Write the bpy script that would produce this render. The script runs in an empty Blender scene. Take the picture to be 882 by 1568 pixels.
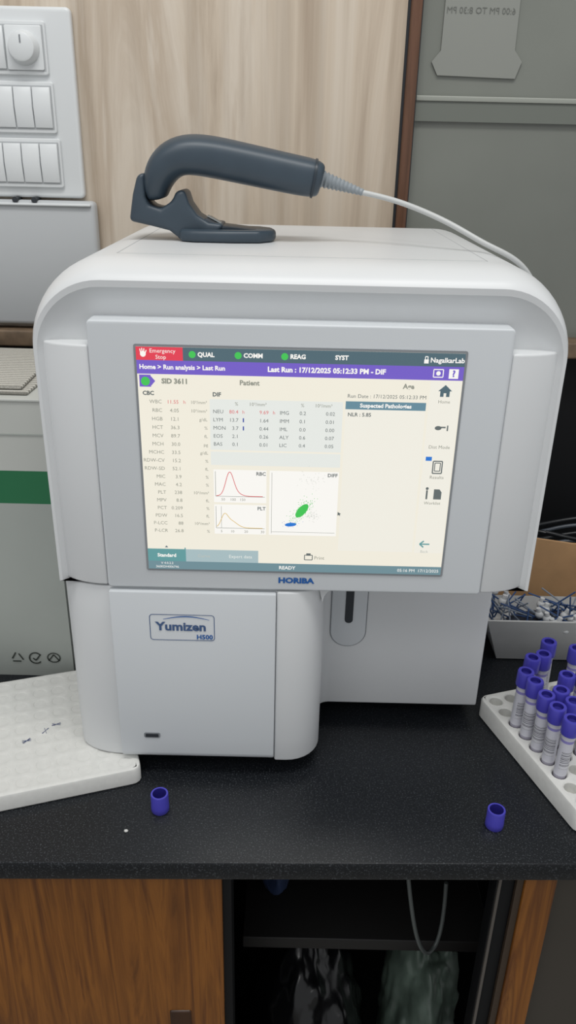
import bpy, bmesh, math, random
from mathutils import Vector, Matrix, noise
random.seed(7)
T=0.75
sc=bpy.context.scene
sc.view_settings.view_transform='Standard'
sc.view_settings.look='None'

# ------------------------------------------------------------ helpers
def lin(c):
    if isinstance(c,str):
        c=c.lstrip('#'); c=[int(c[i:i+2],16)/255 for i in (0,2,4)]
    return tuple((x/12.92 if x<=0.04045 else ((x+0.055)/1.055)**2.4) for x in c)
def mat(name,col,rough=0.5,metal=0.0,emit=0.0,spec=0.5,alpha=None,trans=0.0,noise=0.0,nscale=40):
    m=bpy.data.materials.new(name); m.use_nodes=True
    nt=m.node_tree; b=nt.nodes['Principled BSDF']
    c=lin(col)
    b.inputs['Base Color'].default_value=(*c,1)
    b.inputs['Roughness'].default_value=rough
    b.inputs['Metallic'].default_value=metal
    b.inputs['Specular IOR Level'].default_value=spec
    b.inputs['Transmission Weight'].default_value=trans
    if emit>0:
        b.inputs['Emission Color'].default_value=(*c,1)
        b.inputs['Emission Strength'].default_value=emit
        b.inputs['Base Color'].default_value=(c[0]*.05,c[1]*.05,c[2]*.05,1)
    if noise>0:
        tc=nt.nodes.new('ShaderNodeTexCoord'); n=nt.nodes.new('ShaderNodeTexNoise')
        n.inputs['Scale'].default_value=nscale; n.inputs['Detail'].default_value=4
        nt.links.new(tc.outputs['Object'],n.inputs['Vector'])
        r=nt.nodes.new('ShaderNodeValToRGB')
        r.color_ramp.elements[0].position=.3; r.color_ramp.elements[1].position=.7
        r.color_ramp.elements[0].color=(*[x*(1-noise) for x in c],1)
        r.color_ramp.elements[1].color=(*[min(1,x*(1+noise*.5)) for x in c],1)
        nt.links.new(n.outputs['Fac'],r.inputs['Fac'])
        nt.links.new(r.outputs['Color'],b.inputs['Base Color'])
    return m
def wood(name,cols,scale,rough=.4,fine=8,dist=.6,lo=.30,hi=.70,streak=None,sf=.8):
    m=bpy.data.materials.new(name); m.use_nodes=True
    nt=m.node_tree; b=nt.nodes['Principled BSDF']; L=nt.links
    tc=nt.nodes.new('ShaderNodeTexCoord'); mp=nt.nodes.new('ShaderNodeMapping')
    mp.inputs['Scale'].default_value=scale
    n=nt.nodes.new('ShaderNodeTexNoise'); n.inputs['Scale'].default_value=1; n.inputs['Detail'].default_value=fine
    n.inputs['Roughness'].default_value=.62; n.inputs['Distortion'].default_value=dist
    L.new(tc.outputs['Object'],mp.inputs['Vector']); L.new(mp.outputs['Vector'],n.inputs['Vector'])
    r=nt.nodes.new('ShaderNodeValToRGB'); el=r.color_ramp.elements
    while len(el)<len(cols): el.new(.5)
    for i,c in enumerate(cols):
        el[i].position=lo+(hi-lo)*i/(len(cols)-1); el[i].color=(*lin(c),1)
    L.new(n.outputs['Fac'],r.inputs['Fac']); out=r.outputs['Color']
    if streak:
        mp2=nt.nodes.new('ShaderNodeMapping'); mp2.inputs['Scale'].default_value=streak
        n2=nt.nodes.new('ShaderNodeTexNoise'); n2.inputs['Scale'].default_value=1; n2.inputs['Detail'].default_value=5
        L.new(tc.outputs['Object'],mp2.inputs['Vector']); L.new(mp2.outputs['Vector'],n2.inputs['Vector'])
        r2=nt.nodes.new('ShaderNodeValToRGB'); r2.color_ramp.elements[0].position=.36; r2.color_ramp.elements[1].position=.56
        r2.color_ramp.elements[0].color=(.62,.58,.54,1); r2.color_ramp.elements[1].color=(1,1,1,1)
        L.new(n2.outputs['Fac'],r2.inputs['Fac'])
        mx=nt.nodes.new('ShaderNodeMix'); mx.data_type='RGBA'; mx.blend_type='MULTIPLY'; mx.inputs[0].default_value=sf
        L.new(out,mx.inputs[6]); L.new(r2.outputs['Color'],mx.inputs[7]); out=mx.outputs[2]
    L.new(out,b.inputs['Base Color'])
    b.inputs['Roughness'].default_value=rough
    return m
def finish(bm,name,mats,parent=None,ang=35,loc=None,rotz=0,smooth=True):
    bmesh.ops.recalc_face_normals(bm,faces=bm.faces)
    for f in bm.faces: f.smooth=smooth
    for e in bm.edges:
        if len(e.link_faces)==2 and e.calc_face_angle(0)>math.radians(ang): e.smooth=False
    me=bpy.data.meshes.new(name); bm.to_mesh(me); bm.free()
    if not isinstance(mats,(list,tuple)): mats=[mats]
    for m in mats: me.materials.append(m)
    o=bpy.data.objects.new(name,me); sc.collection.objects.link(o)
    if parent: o.parent=parent; o.location=loc or (0,0,0)
    else:
        l=loc or (0,0,0); o.location=(l[0],l[1],l[2]+T)
    o.rotation_euler=(0,0,rotz)
    return o
def empty(name,loc=(0,0,0)):
    o=bpy.data.objects.new(name,None); o.empty_display_size=.05
    sc.collection.objects.link(o); o.location=(loc[0],loc[1],loc[2]+T); return o
def P3(plane,a,b,c):
    return {'XZ':(a,c,b),'XY':(a,b,c),'YZ':(c,a,b)}[plane]
def prism_bm(pts,plane,c0,c1,bevel=0,seg=3,bm=None,mi=0):
    own=bmesh.new()
    v0=[own.verts.new(P3(plane,p[0],p[1],c0)) for p in pts]
    v1=[own.verts.new(P3(plane,p[0],p[1],c1)) for p in pts]
    own.faces.new(v0); own.faces.new(v1[::-1]); n=len(pts)
    for i in range(n): own.faces.new((v0[i],v0[(i+1)%n],v1[(i+1)%n],v1[i]))
    bmesh.ops.recalc_face_normals(own,faces=own.faces)
    if bevel>0:
        es=[e for e in own.edges if e.calc_face_angle(0)>math.radians(30)]
        bmesh.ops.bevel(own,geom=es,offset=bevel,segments=seg,profile=.5,affect='EDGES',clamp_overlap=True)
    for f in own.faces: f.material_index=mi
    if bm is None: return own
    me=bpy.data.meshes.new('tmp'); own.to_mesh(me); own.free(); bm.from_mesh(me); bpy.data.meshes.remove(me); return bm
def prism(name,pts,plane,c0,c1,m,parent=None,bevel=0,seg=3,ang=35):
    return finish(prism_bm(pts,plane,c0,c1,bevel,seg),name,m,parent,ang)
def box(name,x0,x1,y0,y1,z0,z1,m,parent=None,bevel=0,seg=3):
    return prism(name,[(x0,y0),(x1,y0),(x1,y1),(x0,y1)],'XY',z0,z1,m,parent,bevel,seg)
def rr(x0,z0,x1,z1,r,n=6):
    out=[]
    for cx,cz,a in ((x1-r,z0+r,-90),(x1-r,z1-r,0),(x0+r,z1-r,90),(x0+r,z0+r,180)):
        for i in range(n+1):
            t=math.radians(a+90*i/n); out.append((cx+r*math.cos(t),cz+r*math.sin(t)))
    return out
def loft(bm,rings,mi=0,cap=True):
    vs=[[bm.verts.new(p) for p in r] for r in rings]; n=len(rings[0])
    for a,b in zip(vs,vs[1:]):
        for i in range(n):
            f=bm.faces.new((a[i],a[(i+1)%n],b[(i+1)%n],b[i])); f.material_index=mi
    if cap:
        f=bm.faces.new(vs[0]); f.material_index=mi
        f=bm.faces.new(vs[-1][::-1]); f.material_index=mi
    return vs
def lathe(bm,prof,n=24,c=(0,0,0),M=None):
    rings=[]
    for r,z,mi in prof:
        ring=[]
        for i in range(n):
            t=2*math.pi*i/n; p=Vector((r*math.cos(t),r*math.sin(t),z))
            if M: p=M@p
            ring.append(bm.verts.new(p+Vector(c)))
        rings.append(ring)
    for k in range(len(prof)-1):
        for i in range(n):
            f=bm.faces.new((rings[k][i],rings[k][(i+1)%n],rings[k+1][(i+1)%n],rings[k+1][i])); f.material_index=prof[k][2]
    if prof[0][0]>1e-6: bm.faces.new(rings[0]).material_index=prof[0][2]
    if prof[-1][0]>1e-6: bm.faces.new(rings[-1][::-1]).material_index=prof[-1][2]
def cyl(bm,p0,p1,r0,r1,mi=0,n=10):
    p0=Vector(p0);p1=Vector(p1);d=(p1-p0).normalized(); q=d.to_track_quat('Z','Y').to_matrix()
    rings=[]
    for p,r in ((p0,r0),(p1,r1)):
        rings.append([p+q@Vector((r*math.cos(2*math.pi*i/n),r*math.sin(2*math.pi*i/n),0)) for i in range(n)])
    loft(bm,rings,mi)
def ball(bm,c,r,mi=0,sub=2,sz=(1,1,1)):
    g=bmesh.ops.create_icosphere(bm,subdivisions=sub,radius=r)
    for v in g['verts']:
        v.co=Vector((v.co.x*sz[0],v.co.y*sz[1],v.co.z*sz[2]))+Vector(c)
        for f in v.link_faces: f.material_index=mi
def tube_curve(name,pts,r,m,parent=None,res=8):
    cu=bpy.data.curves.new(name,'CURVE'); cu.dimensions='3D'; cu.bevel_depth=r; cu.bevel_resolution=4; cu.use_fill_caps=True
    sp=cu.splines.new('NURBS'); sp.points.add(len(pts)-1)
    for i,p in enumerate(pts): sp.points[i].co=(*p,1)
    sp.use_endpoint_u=True; sp.order_u=4; sp.resolution_u=res
    o=bpy.data.objects.new(name,cu); sc.collection.objects.link(o); cu.materials.append(m)
    if parent: o.parent=parent
    else: o.location.z=T
    return o

# ------------------------------------------------------------ materials
M_white=mat('analyzer_white_plastic','#d9dbdc',.38,noise=.02,nscale=12)
M_panel=mat('analyzer_panel_plastic','#d1d5d8',.4)
M_seam=mat('seam_grey','#84888c',.6)
M_softseam=mat('soft_seam','#b3b6b8',.5)
M_dark=mat('dark_slot','#2b2f34',.5)
M_slate=mat('scanner_slate_rubber','#394651',.42,noise=.06,nscale=60)
M_slate2=mat('scanner_dark_trim','#28323b',.4)
M_cable=mat('cable_pale_grey','#bfc1c0',.4)
M_lam=wood('laminate_ash',['#9d8b78','#b6a592','#cabba8','#d4c8b8','#bfaf9c','#dcd2c4'],(9,1,.75),.38,8,.9,streak=(50,1,1.5),sf=.45)
M_brown=wood('frame_brown',['#4a3223','#6b4a37','#5a3d2d'],(60,60,4),.4)
M_teak=wood('cabinet_teak',['#4a2a0f','#774819','#8a561f','#673c16','#93602a'],(44,10,2.4),.35,9,1.4,streak=(160,20,5),sf=.7)
M_glass=mat('cabinet_grey_glass','#7d8079',.2,noise=.14,nscale=4)
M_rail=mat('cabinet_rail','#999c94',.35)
M_rail2=mat('cabinet_rail_dark','#70746d',.4)
M_plate=mat('switch_plate_plastic','#dcdfe0',.3)
M_switch=mat('switch_rocker','#e2e5e6',.25)
M_board=mat('box_board_grey','#bdc0c2',.5)
M_foam=mat('polystyrene_foam','#dcdcd8',.75,noise=.05,nscale=150)
M_cap=mat('tube_cap_purple','#4a46b4',.35)
M_capd=mat('tube_cap_recess','#2b2785',.5)
M_ink=mat('pen_ink','#3a4a78',.6)
M_black=mat('matte_black_board','#101113',.6,spec=.25)  # plain black for the backsplash and cabinet boards
M_bag=mat('black_plastic_bag','#0e0f11',.25)
M_bag2=mat('pale_green_bag','#66766c',.4,noise=.45,nscale=22)
M_blue=mat('blue_logo','#1f5fa8',.4)
M_bluegrey=mat('logo_slate','#46608a',.4)
M_card=mat('cardboard','#b28c63',.8,noise=.1)
M_cartw=mat('carton_white','#bcbeb9',.55,noise=.05,nscale=8)
M_cartg=mat('carton_green','#1c6a42',.5)
M_cartl=mat('carton_grey','#a3a8a3',.55,noise=.05,nscale=8)
M_print=mat('carton_print','#3a3f3a',.6)
M_sill=mat('stone_sill','#76634f',.6,noise=.35,nscale=50)

def granite():
    m=bpy.data.materials.new('black_granite'); m.use_nodes=True; nt=m.node_tree; b=nt.nodes['Principled BSDF']; L=nt.links
    tc=nt.nodes.new('ShaderNodeTexCoord'); n=nt.nodes.new('ShaderNodeTexNoise'); n.inputs['Scale'].default_value=700; n.inputs['Detail'].default_value=2
    L.new(tc.outputs['Object'],n.inputs['Vector'])
    r=nt.nodes.new('ShaderNodeValToRGB'); e=r.color_ramp.elements
    e[0].position=.55; e[0].color=(.0075,.009,.0115,1); e[1].position=.76; e[1].color=(.07,.077,.085,1)
    L.new(n.outputs['Fac'],r.inputs['Fac']); L.new(r.outputs['Color'],b.inputs['Base Color'])
    b.inputs['Roughness'].default_value=.3; b.inputs['Specular IOR Level'].default_value=.36
    return m
M_gran=granite()
def paper_mat():
    m=bpy.data.materials.new('newsprint'); m.use_nodes=True; nt=m.node_tree; b=nt.nodes['Principled BSDF']; L=nt.links
    tc=nt.nodes.new('ShaderNodeTexCoord'); w=nt.nodes.new('ShaderNodeTexWave'); w.bands_direction='Y'; w.inputs['Scale'].default_value=45; w.inputs['Distortion'].default_value=4
    w.inputs['Detail Scale'].default_value=80
    L.new(tc.outputs['Object'],w.inputs['Vector'])
    r=nt.nodes.new('ShaderNodeValToRGB'); e=r.color_ramp.elements
    e[0].position=.15; e[0].color=(*lin('#77756e'),1); e[1].position=.5; e[1].color=(*lin('#c8c6be'),1)
    L.new(w.outputs['Fac'],r.inputs['Fac']); L.new(r.outputs['Color'],b.inputs['Base Color']); b.inputs['Roughness'].default_value=.8
    return m
M_news=paper_mat()
def label_mat():
    m=bpy.data.materials.new('tube_barcode_label'); m.use_nodes=True; nt=m.node_tree; b=nt.nodes['Principled BSDF']; L=nt.links
    tc=nt.nodes.new('ShaderNodeTexCoord'); mp=nt.nodes.new('ShaderNodeMapping'); mp.inputs['Scale'].default_value=(0,0,1)
    n=nt.nodes.new('ShaderNodeTexNoise'); n.inputs['Scale'].default_value=1100; n.inputs['Detail'].default_value=1
    L.new(tc.outputs['Object'],mp.inputs['Vector']); L.new(mp.outputs['Vector'],n.inputs['Vector'])
    r=nt.nodes.new('ShaderNodeValToRGB'); e=r.color_ramp.elements; r.color_ramp.interpolation='CONSTANT'
    e[0].position=0; e[0].color=(*lin('#4b4b58'),1); e[1].position=.47; e[1].color=(*lin('#d2d2d8'),1)
    L.new(n.outputs['Fac'],r.inputs['Fac'])
    sp=nt.nodes.new('ShaderNodeSeparateXYZ'); L.new(tc.outputs['Object'],sp.inputs[0])
    gt=nt.nodes.new('ShaderNodeMath'); gt.operation='GREATER_THAN'; gt.inputs[1].default_value=.0015; L.new(sp.outputs[0],gt.inputs[0])
    mx=nt.nodes.new('ShaderNodeMix'); mx.data_type='RGBA'; L.new(gt.outputs[0],mx.inputs[0])
    mx.inputs[6].default_value=(*lin('#cfcfd8'),1); L.new(r.outputs['Color'],mx.inputs[7])
    L.new(mx.outputs[2],b.inputs['Base Color']); b.inputs['Roughness'].default_value=.4
    return m
M_label=label_mat()
M_labelw=mat('tube_label_white','#cfcfd8',.4)
M_tubeglass=mat('tube_clear_plastic','#a9a6b4',.2)
M_labelp=mat('tube_label_lilac','#8d86c4',.4)

# ------------------------------------------------------------ text collector
texts=[]
def add_text(s,x,z,size,mkey,y,align='LEFT',off=0.0,mirror=False,key='ui',sx=1.0):
    cu=bpy.data.curves.new('t','FONT'); cu.body=s; cu.size=size; cu.align_x=align; cu.align_y='CENTER'; cu.offset=off
    cu.resolution_u=2
    o=bpy.data.objects.new('t',cu); sc.collection.objects.link(o)
    texts.append((o,x,z,y,mkey,mirror,key,sx))
def collect_text():
    bpy.context.view_layer.update(); dg=bpy.context.evaluated_depsgraph_get(); out={}
    for o,x,z,y,mk,mirror,key,sx in texts:
        me=bpy.data.meshes.new_from_object(o.evaluated_get(dg))
        for v in me.vertices:
            a,b=v.co.x*sx,v.co.y
            if mirror: a=-a
            v.co=(x+a,y,z+b)
        bm=out.setdefault((key,mk),bmesh.new()); bm.from_mesh(me); bpy.data.meshes.remove(me)
        cu=o.data; bpy.data.objects.remove(o); bpy.data.curves.remove(cu)
    return out

# ============================================================ ROOM
box('floor',-1.6,1.6,-1.8,.62,-T-.05,-T,mat('floor_tile','#8c8a84',.4,noise=.1,nscale=6))
WY=.5
wl=empty('wall_back')
box('laminate_panel',-1.6,.1265,WY,WY+.1,.30,1.9,M_lam,wl)
box('black_backsplash',-1.6,1.6,WY+.005,WY+.1,-T,.30,M_black,wl)
box('upper_filler',.1265,1.6,WY+.02,WY+.1,.30,1.9,mat('filler','#6b6e69',.6),wl)
box('trim_1',-1.6,1.6,WY-.03,WY+.01,.300,.322,M_sill,None,.003)
cab=empty('glass_wall_cabinet')
box('frame_stile',.1300,.1425,WY-.012,WY+.02,.322,1.7,M_brown,cab,.002)
box('frame_gap',.1265,.1300,WY+.001,WY+.02,.322,1.7,M_dark,cab)
box('frame_inner_gap',.1425,.1445,WY-.002,WY+.02,.322,1.7,M_dark,cab)
box('glass_pane',.1425,1.2,WY+.006,WY+.018,.322,1.7,M_glass,cab)
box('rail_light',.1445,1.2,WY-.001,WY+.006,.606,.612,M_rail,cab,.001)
box('rail_dark',.1445,1.2,WY+.001,WY+.006,.584,.606,M_rail2,cab)  # darker grey band below the pale rail
notice=empty('opening_hours_notice')
prism('sheet',[(.168,.634),(.262,.632),(.268,.650),(.258,.662),(.256,.9),(.172,.9),(.170,.66),(.160,.648)],'XZ',WY+.003,WY+.0055,mat('notice_paper','#8b8d87',.6),notice)
add_text('6:00 PM TO 8:30 PM',.213,.701,.0095,'notice',WY+.0025,'CENTER',mirror=True,key='notice')
jb=empty('junction_cover_box')
box('cover',-.62,-.253,WY-.022,WY,.328,.484,M_board,jb,.006)
box('pale_strip',-.62,-.257,WY-.026,WY-.021,.478,.481,M_plate,jb,.001)  # thin pale strip near the top edge of the cover
for x in (-.352,-.328): 
    bm=bmesh.new(); cyl(bm,(x,WY-.0235,.4845),(x,WY-.004,.4845),.0035,.0035,0,12); finish(bm,'screw',M_dark,jb)
sb=empty('electric_switchboard')
prism('plate',rr(-.49,.487,-.2666,.694,.006),'XZ',WY-.012,WY,M_plate,sb,.0035)
def module_row(zc,right,cols):
    n=6; w=.0225; h=.046
    prism('module_frame',rr(right-n*w-.006,zc-h/2-.005,right,zc+h/2+.005,.003),'XZ',WY-.0165,WY-.010,M_plate,sb,.0012)
    x=right-.003
    prism('module_gap',rr(right-n*w-.0045,zc-h/2-.0008,right-.0022,zc+h/2+.0008,.001),'XZ',WY-.0168,WY-.016,M_softseam,sb)
    for i in range(n):
        x1=x-i*w; x0=x1-w
        if cols=='reg' and i<2:
            if i==0:
                prism('regulator_body',rr(x1-2*w+.001,zc-h/2,x1-.001,zc+h/2,.002),'XZ',WY-.019,WY-.016,M_switch,sb,.0008)
                bm=bmesh.new(); lathe(bm,[(.0185,0,0),(.0175,.005,0),(.0150,.012,0),(.013,.013,0)],36,(x1-w,WY-.019,zc),Matrix.Rotation(math.radians(90),4,'X')); finish(bm,'regulator_knob',M_plate,sb)
                box('knob_mark',x1-w-.0007,x1-w+.0007,WY-.0328,WY-.031,zc+.004,zc+.012,M_seam,sb)
            continue
        bm=prism_bm([(WY-.0165,zc-h/2+.001),(WY-.0165,zc+h/2-.001),(WY-.0195,zc+h/2-.001),(WY-.0215,zc+.001),(WY-.0185,zc-h/2+.001)],'YZ',x0+.0007,x1-.0007,.0007,2)
        finish(bm,'rocker_switch',M_switch,sb)
module_row(.651,-.2965,'reg'); module_row(.5885,-.293,'sw'); module_row(.527,-.2905,'sw')

# ============================================================ DESK
def yf(x): return -.102+.024*x
desk=empty('granite_countertop')
prism('slab',[(-1.4,yf(-1.4)),(1.3,yf(1.3)),(1.3,WY),(-1.4,WY)],'XY',-.02,0,M_gran,desk,.0015,2)
ct=empty('under_counter_cabinet')
def ys(x,o=0): return yf(x)+.014+o
prism('teak_door',[(-.95,ys(-.95)),(-.051,ys(-.051)),(-.051,ys(-.051,.018)),(-.95,ys(-.95,.018))],'XY',-.70,-.0205,M_teak,ct,.001)
prism('door_pull_slot',[(-.104,ys(-.1,-.002)),(-.083,ys(-.08,-.002)),(-.083,ys(-.08,.004)),(-.104,ys(-.1,.004))],'XY',-.34,-.214,wood('pull_dark',['#2c1a0b','#42260f'],(40,10,4)),ct,.002)
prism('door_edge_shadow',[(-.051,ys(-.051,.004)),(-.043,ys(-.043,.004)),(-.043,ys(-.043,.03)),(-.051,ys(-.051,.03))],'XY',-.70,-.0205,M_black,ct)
box('side_post_teak',.219,.247,-.082,-.03,-.70,-.0205,M_teak,ct,.001)
box('inner_channel',.196,.2125,-.075,-.055,-.70,-.0205,M_black,ct,.001)
box('channel_lip',.2125,.2185,-.079,-.06,-.70,-.0205,mat('lip_brown','#3d3024',.5),ct)
box('channel_line',.197,.1995,-.0775,-.074,-.70,-.0205,mat('lip_grey','#5a5550',.5),ct)
box('outer_panel',.247,.9,-.07,-.05,-.70,-.0205,mat('outer_panel_brown','#403b34',.5),ct)
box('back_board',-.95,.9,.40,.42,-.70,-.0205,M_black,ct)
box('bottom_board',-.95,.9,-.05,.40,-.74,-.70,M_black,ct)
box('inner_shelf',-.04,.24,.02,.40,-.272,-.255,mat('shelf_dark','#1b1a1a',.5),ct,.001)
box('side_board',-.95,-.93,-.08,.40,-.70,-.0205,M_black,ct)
def bag(name,c,s,m,seed,sub=5,amp=.10,ztop=None):
    bm=bmesh.new(); bmesh.ops.create_icosphere(bm,subdivisions=sub,radius=1)
    for v in bm.verts:
        p=v.co.copy(); k=1+amp*(noise.noise(p*1.6+Vector((seed,0,0)))*1.6+abs(noise.noise(p*4+Vector((seed,3,1))))*1.1+abs(noise.noise(p*10+Vector((seed,5,1))))*.5)
        z=p.z*k*s[2]
        if ztop is not None: z=min(z,ztop-c[2])
        v.co=Vector((p.x*k*s[0],p.y*k*s[1],max(z,-s[2])))+Vector(c)
    return finish(bm,name,m,None,180)
bag('black_garbage_bag',(.035,.075,-.515),(.075,.10,.183),M_bag,1.2)
bag('pale_green_plastic_bag',(.195,.13,-.545),(.050,.085,.153),M_bag2,4.5,5,.14)
bag('blue_cloth',(-.005,.10,-.2215),(.018,.04,.033),mat('blue_cloth_fabric','#16284a',.8),7.7,4)
tube_curve('drain_hose',[(.12,.03,-.021),(.125,.0,-.08),(.135,-.02,-.16),(.15,-.02,-.22),(.168,-.005,-.245),(.18,.01,-.22),(.178,.018,-.16)],.0022,mat('hose_grey','#565b5a',.4))

# ============================================================ ANALYZER
an=empty('hematology_analyzer')
CX=.0065; BZ=.0192
def arch(ix,iz,y,back=0):
    hw=.206-ix; top=.473-iz; r=.060-(ix+iz)*.35; n=14; b=.206; pts=[(CX-hw,y,b),]
    pts.append((CX-hw,y,(b+top-r)/2))
    for i in range(n+1):
        t=math.radians(180-90*i/n); pts.append((CX-hw+r+r*math.cos(t),y,top-r+r*math.sin(t)))
    for k in range(1,4): pts.append((CX-hw+r+(2*hw-2*r)*k/4,y,top))
    for i in range(n+1):
        t=math.radians(90-90*i/n); pts.append((CX+hw-r+r*math.cos(t),y,top-r+r*math.sin(t)))
    pts.append((CX+hw,y,(b+top-r)/2)); pts.append((CX+hw,y,b))
    return pts
bm=bmesh.new(); rings=[arch(.020,.034,.0195),arch(.013,.026,.0165),arch(.0075,.0205,.0115),arch(.0062,.0188,.0095)]
for i in range(9):
    ph=math.radians(12+78*i/8); rings.append(arch(.005*(1-math.sin(ph)),.0175*(1-math.sin(ph))**1.0,.047-.039*math.cos(ph)))
rings.append(arch(0,0,.15)); rings.append(arch(0,0,.335)); rings.append(arch(.003,.003,.343)); rings.append(arch(.008,.008,.345))
loft(bm,rings); finish(bm,'upper_cowl',M_white,an,32)
box('lid_seam_front',-.137,.150,.0535,.0543,.4728,.47315,M_softseam,an)
box('lid_seam_left',-.1373,-.1366,.0535,.336,.4728,.47315,M_softseam,an)
box('lid_seam_right',.1496,.1503,.0535,.336,.4728,.47315,M_softseam,an)
pl=[(-.1965,.343)]
for i in range(9):
    t=math.radians(90*i/8); pl.append((-.150-.0465*math.cos(t),.030-.026*math.sin(t)))
pl.append((-.008,.004)); pl.append((-.008,.0))
for i in range(9):
    t=math.radians(-90+90*i/8); pl.append((.003+.032*math.cos(t),.032+.032*math.sin(t)))
for i in range(7):
    t=math.radians(180-90*i/6); pl.append((.047+.012*math.cos(t),.077+.012*math.sin(t)))
pl+= [(.203,.089),(.203,.343)]
prism('lower_body',pl,'XY',BZ,.2045,M_white,an,.0028,3,40)
z0=BZ+.002
bm=prism_bm([(-.003,z0),(-.003,.2035),(.012,.2035),(.012,z0)],'YZ',-.1515,-.0085)
es=[e for e in bm.edges if all(abs(v.co.z-z0)<1e-5 and abs(v.co.y+.003)<1e-5 for v in e.verts)]
bmesh.ops.bevel(bm,geom=es,offset=.008,segments=6,profile=.5,affect='EDGES')
es=[e for e in bm.edges if e.calc_face_angle(0)>math.radians(50)]
bmesh.ops.bevel(bm,geom=es,offset=.0012,segments=2,profile=.5,affect='EDGES')
finish(bm,'front_door_panel',M_panel,an)
fl=[]
for i in range(9):
    t=math.radians(180-90*i/8); fl.append((.050+.018*math.cos(t),.188+.017*math.sin(t)))
fl+=[(.028,.205)]
prism('column_fillet',fl,'XZ',.012,.088,M_white,an)
def ear(side,name,z0,z1):
    pts=[]
    x0,x1=(-.1525,-.1992) if side<0 else (.1655,.2122)
    for i in range(11):
        t=math.radians(90*i/10); pts.append((x0+(x1-x0)*math.sin(t),.032-.030*math.cos(t)))
    pts+=[(x1+(.0006 if side>0 else -.0006),.075),(x0,.075)]
    prism(name,pts,'XY',z0,z1,M_white,an,.0018,3,40)
ear(-1,'cheek_left',.2070,.413); ear(1,'cheek_right',.2070,.413)
prism('screen_housing',rr(-.152,.2065,.165,.432,.003,3),'XZ',0,.03,M_panel,an,.004,4)
prism('display_gasket',rr(-.1178,.2238,.1312,.4152,.0015,3),'XZ',-.0008,.004,mat('gasket','#8c9094',.5),an)
prism('needle_cover',rr(.0455,.092,.0805,.215,.0172,10),'XZ',.0868,.092,M_panel,an,.0012,2)
prism('needle_cover_outline',rr(.0447,.0912,.0813,.216,.0180,10),'XZ',.0881,.092,M_seam,an)
prism('needle_slot',rr(.059,.120,.067,.200,.0038,6),'XZ',.0862,.09,M_dark,an)
prism('usb_bezel',rr(-.1295,.0465,-.1145,.0525,.002,4),'XZ',-.0036,.0,M_seam,an)
prism('usb_socket',rr(-.128,.0478,-.116,.0512,.0006,2),'XZ',-.0040,.0,M_dark,an)
for i,(x,y) in enumerate(((-.115,.07),(.0,.05),(.17,.13),(-.115,.3),(.17,.3))):
    bm=bmesh.new(); cyl(bm,(x,y,0),(x,y,.022),.014,.014,0,20); finish(bm,'foot',M_dark,an)
def ring_rr(name,x0,z0,x1,z1,r,w,y,m,par):
    a=rr(x0,z0,x1,z1,r,5); b=rr(x0+w,z0+w,x1-w,z1-w,max(r-w,.0005),5); bm=bmesh.new()
    va=[bm.verts.new((p[0],y,p[1])) for p in a]; vb=[bm.verts.new((p[0],y,p[1])) for p in b]; n=len(a)
    for i in range(n): bm.faces.new((va[i],va[(i+1)%n],vb[(i+1)%n],vb[i]))
    return finish(bm,name,m,par)
ring_rr('badge_outline',-.1180,.1555,-.0615,.1820,.003,.0006,-.0033,M_bluegrey,an)
add_text('Yumizen',-.1125,.1695,.0118,'logo_slate',-.0034,'LEFT',.0004,key='body',sx=1.06)
add_text('H500',-.0632,.1592,.0064,'blue_logo',-.0034,'RIGHT',.0002,key='body')
add_text('HORIBA',.0080,.2163,.0070,'blue_logo',-.0004,'CENTER',.00035,key='body',sx=1.18)
bm=bmesh.new(); prev=None
for i in range(15):
    t=i/14; x=-.106+.040*t; z=.1768+.0028*math.sin(math.pi*t); w=.0004+.0006*math.sin(math.pi*t)
    a=bm.verts.new((x,-.0034,z)); b=bm.verts.new((x,-.0034,z+w))
    if prev: bm.faces.new((prev[0],a,b,prev[1]))
    prev=(a,b)
finish(bm,'badge_swoosh',M_blue,an)

# ---- display
DX0,DX1,DZ0,DZ1=-.116,.1294,.2256,.4134
def ux(p): return DX0+p/1024*(DX1-DX0)
def uz(p): return DZ1-p/768*(DZ1-DZ0)
UIC={'bg':'#efeadb','bar':'#4f6771','purple':'#735dc4','red':'#e03f52','green':'#43c255','white':'#f7f5f0','txt':'#8d8f84','dk':'#626a6a',
 'pale':'#e4e7e2','panelhead':'#658a9a','tab':'#629a9c','tab2':'#a6bbbf','foot':'#6f8d96','rline':'#d8666a','yline':'#dab968','blue':'#2a76d0','axis':'#8c9088','grey':'#b9bcb4','cream':'#eeebe0','navy':'#3b4fa0'}
UIM={}
for k,c in UIC.items(): UIM[k]=mat('ui_'+k,c,.18,emit=.97,spec=.45)
LY={0:-.0010,1:-.0012,2:-.0014,3:-.0016}
uib={}
def R(x0,y0,x1,y1,k,l=1):
    bm=uib.setdefault(k,bmesh.new()); y=LY[l]
    bm.faces.new([bm.verts.new((ux(a),y,uz(b))) for a,b in ((x0,y1),(x1,y1),(x1,y0),(x0,y0))])
def POLY(pts,k,l=2):
    bm=uib.setdefault(k,bmesh.new()); bm.faces.new([bm.verts.new((ux(a),LY[l],uz(b))) for a,b in pts])
def ELL(cx,cy,rx,ry,k,l=2,rot=0,n=20):
    c,s=math.cos(rot),math.sin(rot)
    POLY([(cx+rx*math.cos(t)*c-ry*math.sin(t)*s,cy+rx*math.cos(t)*s+ry*math.sin(t)*c) for t in [2*math.pi*i/n for i in range(n)]],k,l)
def LINE(pts,w,k,l=2):
    for (a,b),(c,d) in zip(pts,pts[1:]):
        L_=math.hypot(c-a,d-b) or 1; nx,ny=-(d-b)/L_*w/2,(c-a)/L_*w/2
        POLY([(a+nx,b+ny),(c+nx,d+ny),(c-nx,d-ny),(a-nx,b-ny)],k,l)
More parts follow.
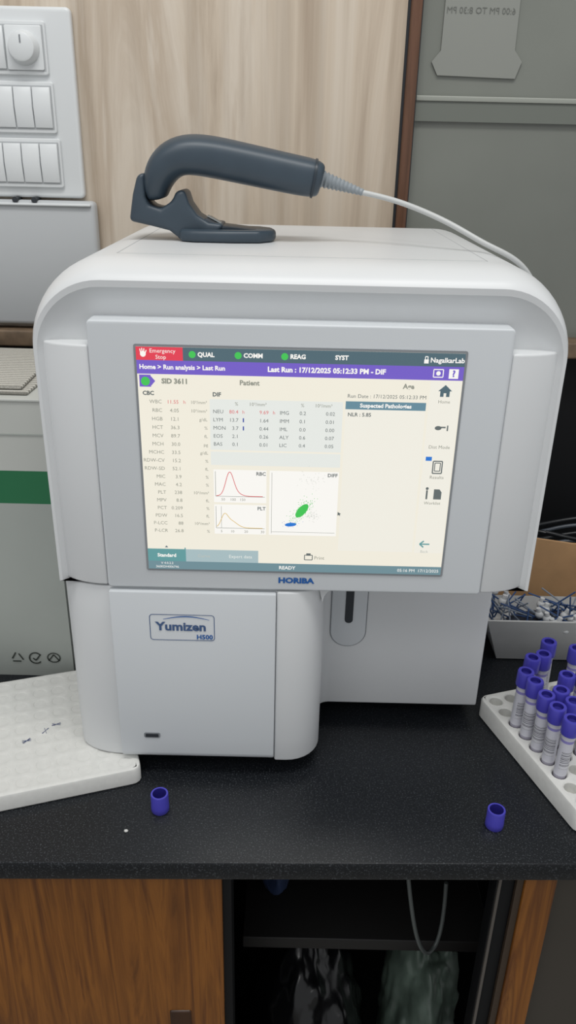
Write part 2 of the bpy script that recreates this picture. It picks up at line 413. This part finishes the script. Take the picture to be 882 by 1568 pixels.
def FR(x0,y0,x1,y1,w,k,l=2): LINE([(x0,y0),(x1,y0),(x1,y1),(x0,y1),(x0,y0)],w,k,l)
def TX(s,x,y,size,k='txt',al='LEFT',b=0): add_text(s,ux(x),uz(y),size/768*(DZ1-DZ0),k,LY[3],al,b*size*1e-5,key='ui')
R(0,0,1024,768,'bg',0)
R(0,0,1024,41,'bar'); R(0,0,146,41,'red',2)
TX('Emergency',42,12,18,'white'); TX('Stop',60,31,18,'white')
ELL(22,22,9,9,'white',3); LINE([(15,18),(13,6)],3,'white',3); LINE([(20,15),(19,4)],3,'white',3); LINE([(25,15),(26,5)],3,'white',3); LINE([(29,20),(33,10)],3,'white',3)
for x,s in ((175,'QUAL'),(318,'COMM'),(463,'REAG')):
    ELL(x,21,11,11,'green'); TX(s,x+17,21,19,'white',b=1)
TX('SYST',620,21,19,'white',b=1); TX('NagalkarLab',916,22,21,'white',b=.6)
R(897,20,911,32,'white',2); FR(900,11,908,21,2.5,'white',2)
R(0,41,1024,84,'purple'); TX('Home > Run analysis > Last Run',8,62,20,'white',b=.8)
TX('Last Run : 17/12/2025 05:12:33 PM - DIF',595,62,22,'white','CENTER',b=1.0)
FR(930,50,960,74,3,'white'); ELL(945,62,7,7,'white'); R(978,48,1008,78,'white',2); TX('?',993,63,28,'purple','CENTER',1)
R(6,87,42,125,'purple'); POLY([(42,90),(56,106),(42,122)],'purple'); ELL(25,107,14,14,'green',3)
TX('SID 3611',76,106,22,'txt',b=1.2); TX('Patient',322,106,22,'txt','LEFT',.8); TX('Age',838,106,22,'txt','LEFT',.8)
TX('CBC',14,145,18,'dk',b=1); TX('DIF',236,145,18,'dk',b=1)
R(226,160,652,328,'pale'); R(226,334,652,380,'pale')
rows=[('WBC','11.55','10³/mm³'),('RBC','4.05','10⁶/mm³'),('HGB','12.1','g/dL'),('HCT','36.3','%'),('MCV','89.7','fL'),('MCH','30.0','pg'),('MCHC','33.5','g/dL'),('RDW-CV','15.2','%'),('RDW-SD','52.1','fL'),('MIC','3.9','%'),('MAC','4.2','%'),('PLT','238','10³/mm³'),('MPV','8.8','fL'),('PCT','0.209','%'),('PDW','16.5','fL'),('P-LCC','88','10³/mm³'),('P-LCR','26.8','%')]
for i,(a,b,c) in enumerate(rows):
    y=172+28*i; TX(a,74,y,17,'txt','RIGHT'); TX(b,128,y,17,'rline' if i==0 else 'txt','RIGHT'); TX(c.replace('⁶','³'),218,y,15,'txt','RIGHT')
TX('h',142,172,16,'rline')
for x in (312,523): TX('%',x,174,16,'txt','CENTER')
for x in (380,590): TX('10³/mm³',x,174,16,'txt','CENTER')
d1=[('NEU','80.4','9.69'),('LYM','13.7','1.64'),('MON','3.7','0.44'),('EOS','2.1','0.26'),('BAS','0.1','0.01')]
d2=[('IMG','0.2','0.02'),('IMM','0.1','0.01'),('IML','0.0','0.00'),('ALY','0.6','0.07'),('LIC','0.4','0.05')]
for i in range(5):
    y=200+27*i; k='rline' if i==0 else 'dk'
    TX(d1[i][0],236,y,17,'dk'); TX(d1[i][1],318,y,17,k,'RIGHT'); TX(d1[i][2],415,y,17,k,'RIGHT')
    TX(d2[i][0],450,y,17,'dk'); TX(d2[i][1],535,y,17,'dk','RIGHT'); TX(d2[i][2],628,y,17,'dk','RIGHT')
TX('h',330,200,16,'rline'); TX('h',428,200,16,'rline'); TX('l',332,227,16,'navy',b=2); TX('l',332,254,16,'navy',b=2)
TX('Run Date : 17/12/2025 05:12:33 PM',664,140,17,'dk')
R(660,157,916,183,'panelhead'); TX('Suspected Pathologies',788,170,18,'white','CENTER',.8)
R(660,183,916,682,'cream'); TX('NLR : 5.85',668,200,17,'dk',b=.5)
R(924,86,1020,684,'cream',1)
POLY([(950,118),(972,98),(994,118)],'bar'); R(957,118,987,136,'bar',2); R(968,124,976,136,'cream',3); TX('Home',972,152,15,'txt','CENTER')
ELL(962,238,11,7,'dk'); R(968,233,986,238,'dk',2); TX('i',992,238,26,'dk','CENTER',1); TX('Dist Mode',972,302,16,'txt','CENTER')
R(932,335,952,349,'blue',2); FR(958,350,988,392,4,'dk'); FR(964,356,982,384,3,'dk'); TX('Results',974,406,16,'txt','CENTER')
R(944,452,950,484,'dk',2); ELL(947,446,5,5,'dk'); POLY([(970,448),(988,448),(996,458),(996,484),(970,484)],'dk'); TX('Worklist',968,498,15,'txt','CENTER')
LINE([(940,650),(974,650)],5,'tab'); LINE([(954,638),(940,650),(954,662)],5,'tab'); TX('Back',958,678,14,'grey','CENTER')
R(234,396,410,512,'white'); R(234,520,410,628,'white'); R(420,396,650,628,'white')
LINE([(240,490),(405,490)],1.5,'axis'); LINE([(240,402),(240,490)],1.5,'axis')
g=lambda x,m,s,a:a*math.exp(-((x-m)/s)**2/2)
LINE([(x,488-g(x,287,13,78)-g(x,305,18,12)) for x in range(242,400,4)],2.4,'rline',3)
LINE([(240,606),(405,606)],1.5,'axis'); LINE([(240,526),(240,606)],1.5,'axis')
LINE([(258,526),(258,606)],1.2,'axis')
LINE([(x,604-g(x,268,11,38)-g(x,290,20,26)) for x in range(242,400,4)],2.2,'yline',3)
for x,s in ((265,'50'),(298,'100'),(330,'150')): TX(s,x,501,13,'txt','CENTER')
for x,s in ((258,'5'),(295,'10'),(342,'20'),(398,'30')): TX(s,x,618,13,'txt','CENTER')
TX('RBC',408,408,17,'dk','RIGHT',.6); TX('PLT',408,532,17,'dk','RIGHT',.6); TX('DIFF',646,408,17,'dk','RIGHT',.6)
LINE([(428,402),(428,622)],1.2,'axis'); LINE([(428,616),(645,616)],1.2,'axis')
ELL(531,536,30,14,'green',2,-.9)
ELL(494,588,20,7,'blue',2,-.1)
for i in range(220):
    a,b=random.gauss(0,25),random.gauss(0,11); c,s=math.cos(-.9),math.sin(-.9)
    ELL(531+a*c-b*s,536+a*s+b*c,1.4,1.4,'green',2,0,4)
for i in range(60): ELL(random.gauss(566,12),random.gauss(556,9),1.2,1.2,'grey',2,0,4)
for i in range(40): ELL(random.gauss(494,15),random.gauss(586,5),1.2,1.2,'blue',2,0,4)
for i in range(50): ELL(random.gauss(560,26),random.gauss(425,14),1.1,1.1,'grey',2,0,4)
POLY([(652,537),(652,551),(656,548),(661,552),(660,545),(664,544)],'dk',3)
R(0,690,132,737,'tab'); TX('Standard',66,714,18,'white','CENTER',.8); R(132,690,384,737,'tab2'); TX('Curve',195,714,17,'grey','CENTER'); TX('Expert data',322,714,17,'pale','CENTER')
R(128,684,132,690,'tab',2); POLY([(60,684),(72,684),(66,677)],'bar')
FR(545,702,572,720,3,'dk'); R(551,695,566,704,'dk',2); TX('Print',578,712,18,'txt')
R(0,737,1024,768,'foot'); TX('READY',485,753,18,'white','CENTER',.5); TX('V 4.0.2.2',66,744,12,'white','CENTER'); TX('360KDH006746',66,758,12,'white','CENTER')
TX('05:16 PM  17/12/2025',1016,753,16,'white','RIGHT')
for k,b in uib.items(): finish(b,'display_'+k,UIM[k],an)
lm={'logo_slate':M_bluegrey,'blue_logo':M_blue,'notice':mat('notice_ink','#6b6d68',.6)}
for (key,mk),b in collect_text().items():
    if key=='ui': finish(b,'display_text_'+mk,UIM[mk],an)
    elif key=='notice': finish(b,'notice_text',lm['notice'],notice)
    else: finish(b,'marking_'+mk,lm[mk],an)

# ============================================================ BARCODE SCANNER
scn=empty('barcode_scanner')
def sx(x): return -.059+(x-350)*.00058
def sh(x,y):
    d=290-(y-(x-350)*.0227); return max(.5155+d*(.00052 if d>0 else .00053),.4732)
SY=.168
spine=[(243,306,13,.016),(241,298,17,.021),(242,282,21,.026),(249,262,25,.029),(264,244,28,.030),(286,235,29.5,.030),(320,238,30.5,.028),(365,248,30,.0245),(410,258,29.5,.0225),(450,267,29,.022),(476,272,28.5,.022),(489,275,25,.020),(492,276,19,.014)]
bm=bmesh.new(); rings=[]; C=[Vector((sx(a),0,sh(a,b))) for a,b,_,_ in spine]
for i,(a,b,r,w) in enumerate(spine):
    d=(C[min(i+1,len(C)-1)]-C[max(i-1,0)]).normalized(); nrm=Vector((-d.z,0,d.x)); ring=[]
    for k in range(28):
        t=2*math.pi*k/28; c,s=math.cos(t),math.sin(t)
        q=2/2.7; cc=math.copysign(abs(c)**q,c); ss=math.copysign(abs(s)**q,s)
        ring.append(C[i]+nrm*(cc*r*.00056)+Vector((0,SY+ss*w,0)))
    rings.append(ring)
loft(bm,rings); body=finish(bm,'scanner_body',M_slate,scn,60)
md=body.modifiers.new('s','SUBSURF'); md.levels=1; md.render_levels=2
bm=bmesh.new(); rings=[]
for (a,b,r,w) in ((478,272.4,29.2,.0226),(481,273.2,29.2,.0226)):
    c0=Vector((sx(a),0,sh(a,b))); d=(C[10]-C[9]).normalized(); nrm=Vector((-d.z,0,d.x)); ring=[]
    for k in range(28):
        t=2*math.pi*k/28; c,s=math.cos(t),math.sin(t); q=2/2.7
        ring.append(c0+nrm*(math.copysign(abs(c)**q,c)*r*.00056)+Vector((0,SY+math.copysign(abs(s)**q,s)*w,0)))
    rings.append(ring)
loft(bm,rings); finish(bm,'rear_collar',M_slate2,scn,60)
st=[(229,262),(217,267),(209,296),(202,337),(236,345),(262,352),(274,362),(279,372),(330,372),(345,342),(322,339),(305,328),(293,310),(287,289),(274,291),(268,306),(250,318),(232,312),(228,300)]
prism('stand_arm',[(sx(a),sh(a,b)) for a,b in st],'XZ',SY-.020,SY+.020,M_slate,scn,.005,4,45)
ft=[(sx(278),SY-.024),(sx(300),SY-.030),(sx(360),SY-.030),(sx(400),SY-.026),(sx(418),SY-.014),(sx(423),SY),(sx(418),SY+.014),(sx(400),SY+.026),(sx(360),SY+.030),(sx(300),SY+.030),(sx(278),SY+.024)]
prism('stand_foot',ft,'XY',.4732,.4835,M_slate,scn,.0035,3,40)
bm=prism_bm([(sx(300),.4831),(sx(400),.4831),(sx(340),.4865),(sx(318),.493)],'XZ',SY-.017,SY+.017,.002,2); finish(bm,'foot_hump',M_slate2,scn)
prism('foot_label',[(sx(318),.4935),(sx(342),.4868),(sx(342),.4874),(sx(318),.4941)],'XZ',SY-.011,SY+.004,mat('label_silver','#9aa2a6',.3),scn,.0002,1)
bm=bmesh.new(); p0=Vector((sx(490),SY,sh(490,273))); p1=Vector((.060,SY-.004,.5155)); N=23; rings=[]
d=(p1-p0).normalized(); q=d.to_track_quat('Z','Y').to_matrix()
for i in range(N):
    t=i/(N-1); r=(.0078*(1-t)+.0030*t)*(1 if i%2 else .80); c=p0.lerp(p1,t)
    rings.append([c+q@Vector((r*math.cos(2*math.pi*k/14),r*math.sin(2*math.pi*k/14),0)) for k in range(14)])
loft(bm,rings); finish(bm,'strain_relief',mat('strain_relief_grey','#8f969b',.4),scn,25)
tube_curve('cable',[(.058,.164,.5158),(.078,.16,.5125),(.100,.148,.507),(.134,.128,.494),(.160,.115,.4795),(.180,.11,.4725),(.200,.112,.4595),(.2155,.118,.432),(.2175,.13,.38),(.2175,.15,.28),(.22,.3,.10),(.215,.38,.02)],.0023,M_cable,scn)

# ============================================================ FOAM TRAYS
def tray(name,nx,ny,pitch,hr,depth,H,loc,rot,marg=.004):
    bm=bmesh.new(); a,b=nx*pitch/2,ny*pitch/2; A,B=a+marg,b+marg; r=.008
    K=16; cache={}
    def V(x,y,z):
        k=(round(x,6),round(y,6),round(z,6))
        if k not in cache: cache[k]=bm.verts.new((x,y,z))
        return cache[k]
    def sqp(t):
        c,s=math.cos(t),math.sin(t); m=max(abs(c),abs(s)); return c/m*pitch/2,s/m*pitch/2
    for i in range(nx):
        for j in range(ny):
            cx=-a+pitch*(i+.5); cy=-b+pitch*(j+.5)
            ang=[2*math.pi*k/K for k in range(K)]
            so=[V(cx+sqp(t)[0],cy+sqp(t)[1],H) for t in ang]
            c1=[V(cx+(hr+.0012)*math.cos(t),cy+(hr+.0012)*math.sin(t),H) for t in ang]
            c2=[V(cx+hr*math.cos(t),cy+hr*math.sin(t),H-min(.0012,depth*.5)) for t in ang]
            c3=[V(cx+hr*.97*math.cos(t),cy+hr*.97*math.sin(t),H-depth) for t in ang]
            for u,v in ((so,c1),(c1,c2),(c2,c3)):
                for k in range(K): bm.faces.new((u[k],u[(k+1)%K],v[(k+1)%K],v[k]))
            bm.faces.new(c3)
    per=[]
    def segpts(n,L):
        o=[]
        for c in range(n):
            for t in (-1,-math.tan(math.pi/8),0,math.tan(math.pi/8)): o.append(-L+pitch*(c+.5)+t*pitch/2)
        return o
    for x in segpts(nx,a): per.append((x,-b))
    for y in segpts(ny,b): per.append((a,y))
    for x in segpts(nx,a): per.append((-x,b))
    for y in segpts(ny,b): per.append((-a,-y))
    def outl(x,y,ins):
        A2,B2=A-ins,B-ins; X,Y=x/a*A2,y/b*B2; rr_=r
        dx,dy=abs(X)-(A2-rr_),abs(Y)-(B2-rr_)
        if dx>0 and dy>0:
            l=math.hypot(dx,dy); X=math.copysign(A2-rr_+dx/l*rr_,X); Y=math.copysign(B2-rr_+dy/l*rr_,Y)
        return X,Y
    prev=[V(x,y,H) for x,y in per]; n=len(per)
    for ins,z in ((.0025,H),(.0008,H-.0008),(0,H-.0028),(0,.002),(.0015,0)):
        cur=[bm.verts.new((*outl(x,y,ins),z)) for x,y in per]
        for k in range(n): 
            try: bm.faces.new((prev[k],prev[(k+1)%n],cur[(k+1)%n],cur[k]))
            except ValueError: pass
        prev=cur
    bm.faces.new(prev)
    return finish(bm,name,M_foam,None,30,loc,rot)
ROT=math.radians(18.3)
tray('foam_tube_tray',16,9,.0185,.0066,.0007,.0188,(-.3036,.0215,0),ROT)
tr=tray('foam_tube_tray',16,9,.0185,.0068,.012,.0235,(.3795,.0655,0),ROT)
bm=bmesh.new()
for (x,y) in ((-.236,.035),(-.250,.02),(-.228,.045)):
    for k in range(4):
        a=random.random()*3.14; c,s=math.cos(a)*.0045,math.sin(a)*.0045
        cyl(bm,(x-c,y-s,.0190),(x+c,y+s,.0190),.0002,.0002,0,5)
finish(bm,'pen_scribble',M_ink)
def tube_mesh():
    bm=bmesh.new()
    lathe(bm,[(.002,.0,0),(.0045,.001,0),(.006,.004,0),(.006,.010,1),(.0061,.012,1),(.0061,.018,2),(.0061,.038,1),(.0061,.048,3),(.0061,.051,1),(.0061,.056,4),(.0078,.0565,4),(.0081,.058,4),(.0081,.0715,4),(.0076,.073,4),(.0050,.073,5),(.0047,.069,5),(.001,.069,5)],24)
    bmesh.ops.recalc_face_normals(bm,faces=bm.faces)
    for f in bm.faces: f.smooth=True
    for e in bm.edges:
        if len(e.link_faces)==2 and e.calc_face_angle(0)>math.radians(35): e.smooth=False
    me=bpy.data.meshes.new('blood_collection_tube'); bm.to_mesh(me); bm.free()
    for m in (M_tubeglass,M_labelw,M_label,M_labelp,M_cap,M_capd): me.materials.append(m)
    return me
tm=tube_mesh()
u=Vector((math.cos(ROT),math.sin(ROT),0)); w=Vector((math.sin(ROT),-math.cos(ROT),0))
Bc=Vector((.3795,.0655,0))-u*.148-w*(.0185*4.5)
for ci,ks in enumerate(((2,3,4,5,6),(1,4,5),(1,3,5),(0,3,4),(1,5))):
    for k in ks:
        p=Bc+u*(.0185*(ci+.5))+w*(.0185*(k+.5))
        o=bpy.data.objects.new('blood_collection_tube',tm); sc.collection.objects.link(o)
        o.location=(p.x,p.y,T+.0155); o.rotation_euler=(random.uniform(-.03,.03),random.uniform(-.03,.03),random.uniform(-2.6,-.6))
def loose(loc):
    bm=bmesh.new()
    lathe(bm,[(.0076,0,0),(.0082,.001,0),(.0082,.0065,0),(.0080,.0072,0),(.0080,.0185,0),(.0077,.0195,0),(.0062,.0195,1),(.0058,.006,1),(.0005,.006,1)],28)
    return finish(bm,'tube_cap',[M_cap,M_capd],None,35,loc)
loose((-.110,-.0455,0)); loose((.1915,-.0555,0))
bm=bmesh.new(); ball(bm,(0,0,.0012),.0018,0,1,(1.2,.9,.7)); finish(bm,'paper_crumb',M_foam,None,80,(-.136,-.072,0))

# ============================================================ CARTON, LEFT
ca=empty('cardboard_carton')
def cbox(n,z0,z1,m): box(n,-.60,-.238,.150,.34,z0,z1,m,ca)
cbox('lower_side',0.0,.214,M_cartl); cbox('green_band',.214,.250,M_cartg); cbox('upper_side',.250,.322,M_cartw)
box('lid_flap_front',-.60,-.237,.1485,.24,.322,.325,M_cartw,ca,.001)
box('lid_flap_back',-.60,-.237,.2415,.341,.322,.325,M_cartw,ca,.001)
box('flap_edge',-.60,-.2375,.1490,.152,.288,.2895,M_cartl,ca)
bm=bmesh.new(); yy=.1492
def rib(pts,w_):
    for (a,b),(c,d) in zip(pts,pts[1:]):
        l=math.hypot(c-a,d-b); nx,nz=-(d-b)/l*w_/2,(c-a)/l*w_/2
        bm.faces.new([bm.verts.new(p) for p in ((a+nx,yy,b+nz),(c+nx,yy,d+nz),(c-nx,yy,d-nz),(a-nx,yy,b-nz))])
def symb(cx,cz,kind):
    if kind==0:
        for k in range(3):
            a=math.radians(90+120*k); b=math.radians(90+120*(k+1)); A=(cx+.009*math.cos(a),cz+.009*math.sin(a)); B=(cx+.009*math.cos(b),cz+.009*math.sin(b))
            rib([(A[0]*.85+B[0]*.15,A[1]*.85+B[1]*.15),(A[0]*.25+B[0]*.75,A[1]*.25+B[1]*.75)],.0016)
    elif kind==1:
        rib([(cx+.007*math.cos(t),cz+.007*math.sin(t)) for t in [math.radians(40+20*i) for i in range(15)]],.0016); rib([(cx-.003,cz),(cx,cz-.003),(cx+.006,cz+.005)],.0016)
    else:
        rib([(cx+.007*math.cos(t),cz+.006*math.sin(t)) for t in [math.radians(20*i) for i in range(19)]],.0014); rib([(cx-.006,cz-.004),(cx,cz+.004),(cx+.006,cz-.004)],.0014)
symb(-.300,.024,0); symb(-.2795,.024,1); symb(-.259,.025,2)
finish(bm,'carton_print_marks',M_print,ca)
nw=empty('newspaper_stack')
for i in range(2):
    z=.3252+.004*i; ox=random.uniform(-.008,.008)
    bm=prism_bm([(-.56+ox,.165+i*.004),(-.262+ox-.006*i,.160+i*.006),(-.258+ox-.016*i,.325),(-.56+ox,.33)],'XY',z,z+.0035,.0015,2); finish(bm,'newspaper',M_news,nw)

# ============================================================ SWAB BOX, RIGHT
sbx=empty('open_swab_box')
bx,by=.335,.252
def rect(hx,hy,z): return [(bx-hx,by-hy,z),(bx+hx,by-hy,z),(bx+hx,by+hy,z),(bx-hx,by+hy,z)]
bm=bmesh.new(); loft(bm,[rect(.082,.050,.001),rect(.106,.074,.068),rect(.103,.071,.068),rect(.080,.048,.004)])
finish(bm,'box_walls',mat('white_card','#c0c1c1',.5,noise=.08,nscale=25),sbx,20,smooth=False)
prism('cardboard_flap',[(.236,.066),(.245,.02),(.425,.02),(.436,.066),(.436,.100),(.36,.104),(.30,.112),(.248,.108)],'XZ',by+.0560,by+.0585,M_card,sbx,.0008,1)
prism('cardboard_side',[(by-.045,.030),(by+.056,.030),(by+.056,.100),(by-.045,.074)],'YZ',.4235,.4255,M_card,sbx,.0006,1)
sw=bmesh.new()
for i in range(90):
    x=random.uniform(.255,.40); y=random.uniform(by-.040,by+.030); z=random.uniform(.008,.03)
    dx=random.uniform(-.08,.05); dy=random.uniform(-.040,.02); dz=random.uniform(.022,.046)
    e=(min(max(x+dx,.238),.415),min(max(y+dy,by-.064),by+.045),z+dz)
    if e[1]>by+.01: e=(e[0],e[1],min(e[2],.048))
    cyl(sw,(x,y,z),e,.0010,.0010,0 if i%3 else 2,6)
    if i%5==0: 
        ball(sw,e,.0056,1,2,(1,1,1.0)); cyl(sw,e,(e[0]+random.uniform(-.004,.004),e[1],e[2]+.009),.0036,.0028,1,10)
finish(sw,'swab_sticks',[mat('stick_blue','#3a5684',.4),mat('tip_white','#d2d4d6',.5),mat('stick_steel','#8892a0',.35)],sbx,50)
bm=bmesh.new(); ball(bm,(bx-.005,by-.006,.012),.05,0,3,(1.30,.80,.40)); finish(bm,'dark_contents',mat('dark_blue_clutter','#343c4c',.6,noise=.5,nscale=90),sbx)
cb=empty('power_cable_bundle')
for k in range(6):
    pts=[]
    for i in range(16):
        t=i/15*2*math.pi*1.1+k*.8; pts.append((.40+.07*math.cos(t)+random.uniform(-.005,.005),.415+.035*math.sin(t),.012+.012*k+.008*math.sin(2*t)))
    tube_curve('cable_loop',pts,.003,mat('black_cable' if k%2 else 'grey_cable','#1d1f22' if k%2 else '#4a5058',.35),cb)

# ============================================================ LIGHT + CAMERA
wd=bpy.data.worlds.new('w'); sc.world=wd; wd.use_nodes=True
wd.node_tree.nodes['Background'].inputs[0].default_value=(.965,.98,1,1); wd.node_tree.nodes['Background'].inputs[1].default_value=.52
def area(name,loc,tgt,sx_,sy_,e,col=(1,1,1)):
    l=bpy.data.lights.new(name,'AREA'); l.shape='RECTANGLE'; l.size=sx_; l.size_y=sy_; l.energy=e; l.color=col
    o=bpy.data.objects.new(name,l); sc.collection.objects.link(o); o.location=loc
    o.rotation_euler=(Vector(tgt)-Vector(loc)).to_track_quat('-Z','Y').to_euler(); return o
area('ceiling_light',(.1,-.45,2.75),(.0,.1,.9),1.2,.35,16,(1,.995,.97))
area('ceiling_light',(-.6,-1.5,2.7),(0,0,1.0),1.2,.5,7,(1,.995,.98))

cam=bpy.data.cameras.new('camera'); co=bpy.data.objects.new('camera',cam); sc.collection.objects.link(co); sc.camera=co
cam.sensor_fit='VERTICAL'; cam.sensor_height=24; cam.lens=24*1204/1568; cam.clip_start=.01
co.matrix_world=Matrix.Translation((0,-.582,T+.548))@Matrix.Rotation(math.radians(90-24.7),4,'X')@Matrix.Rotation(math.radians(1.3),4,'Z')
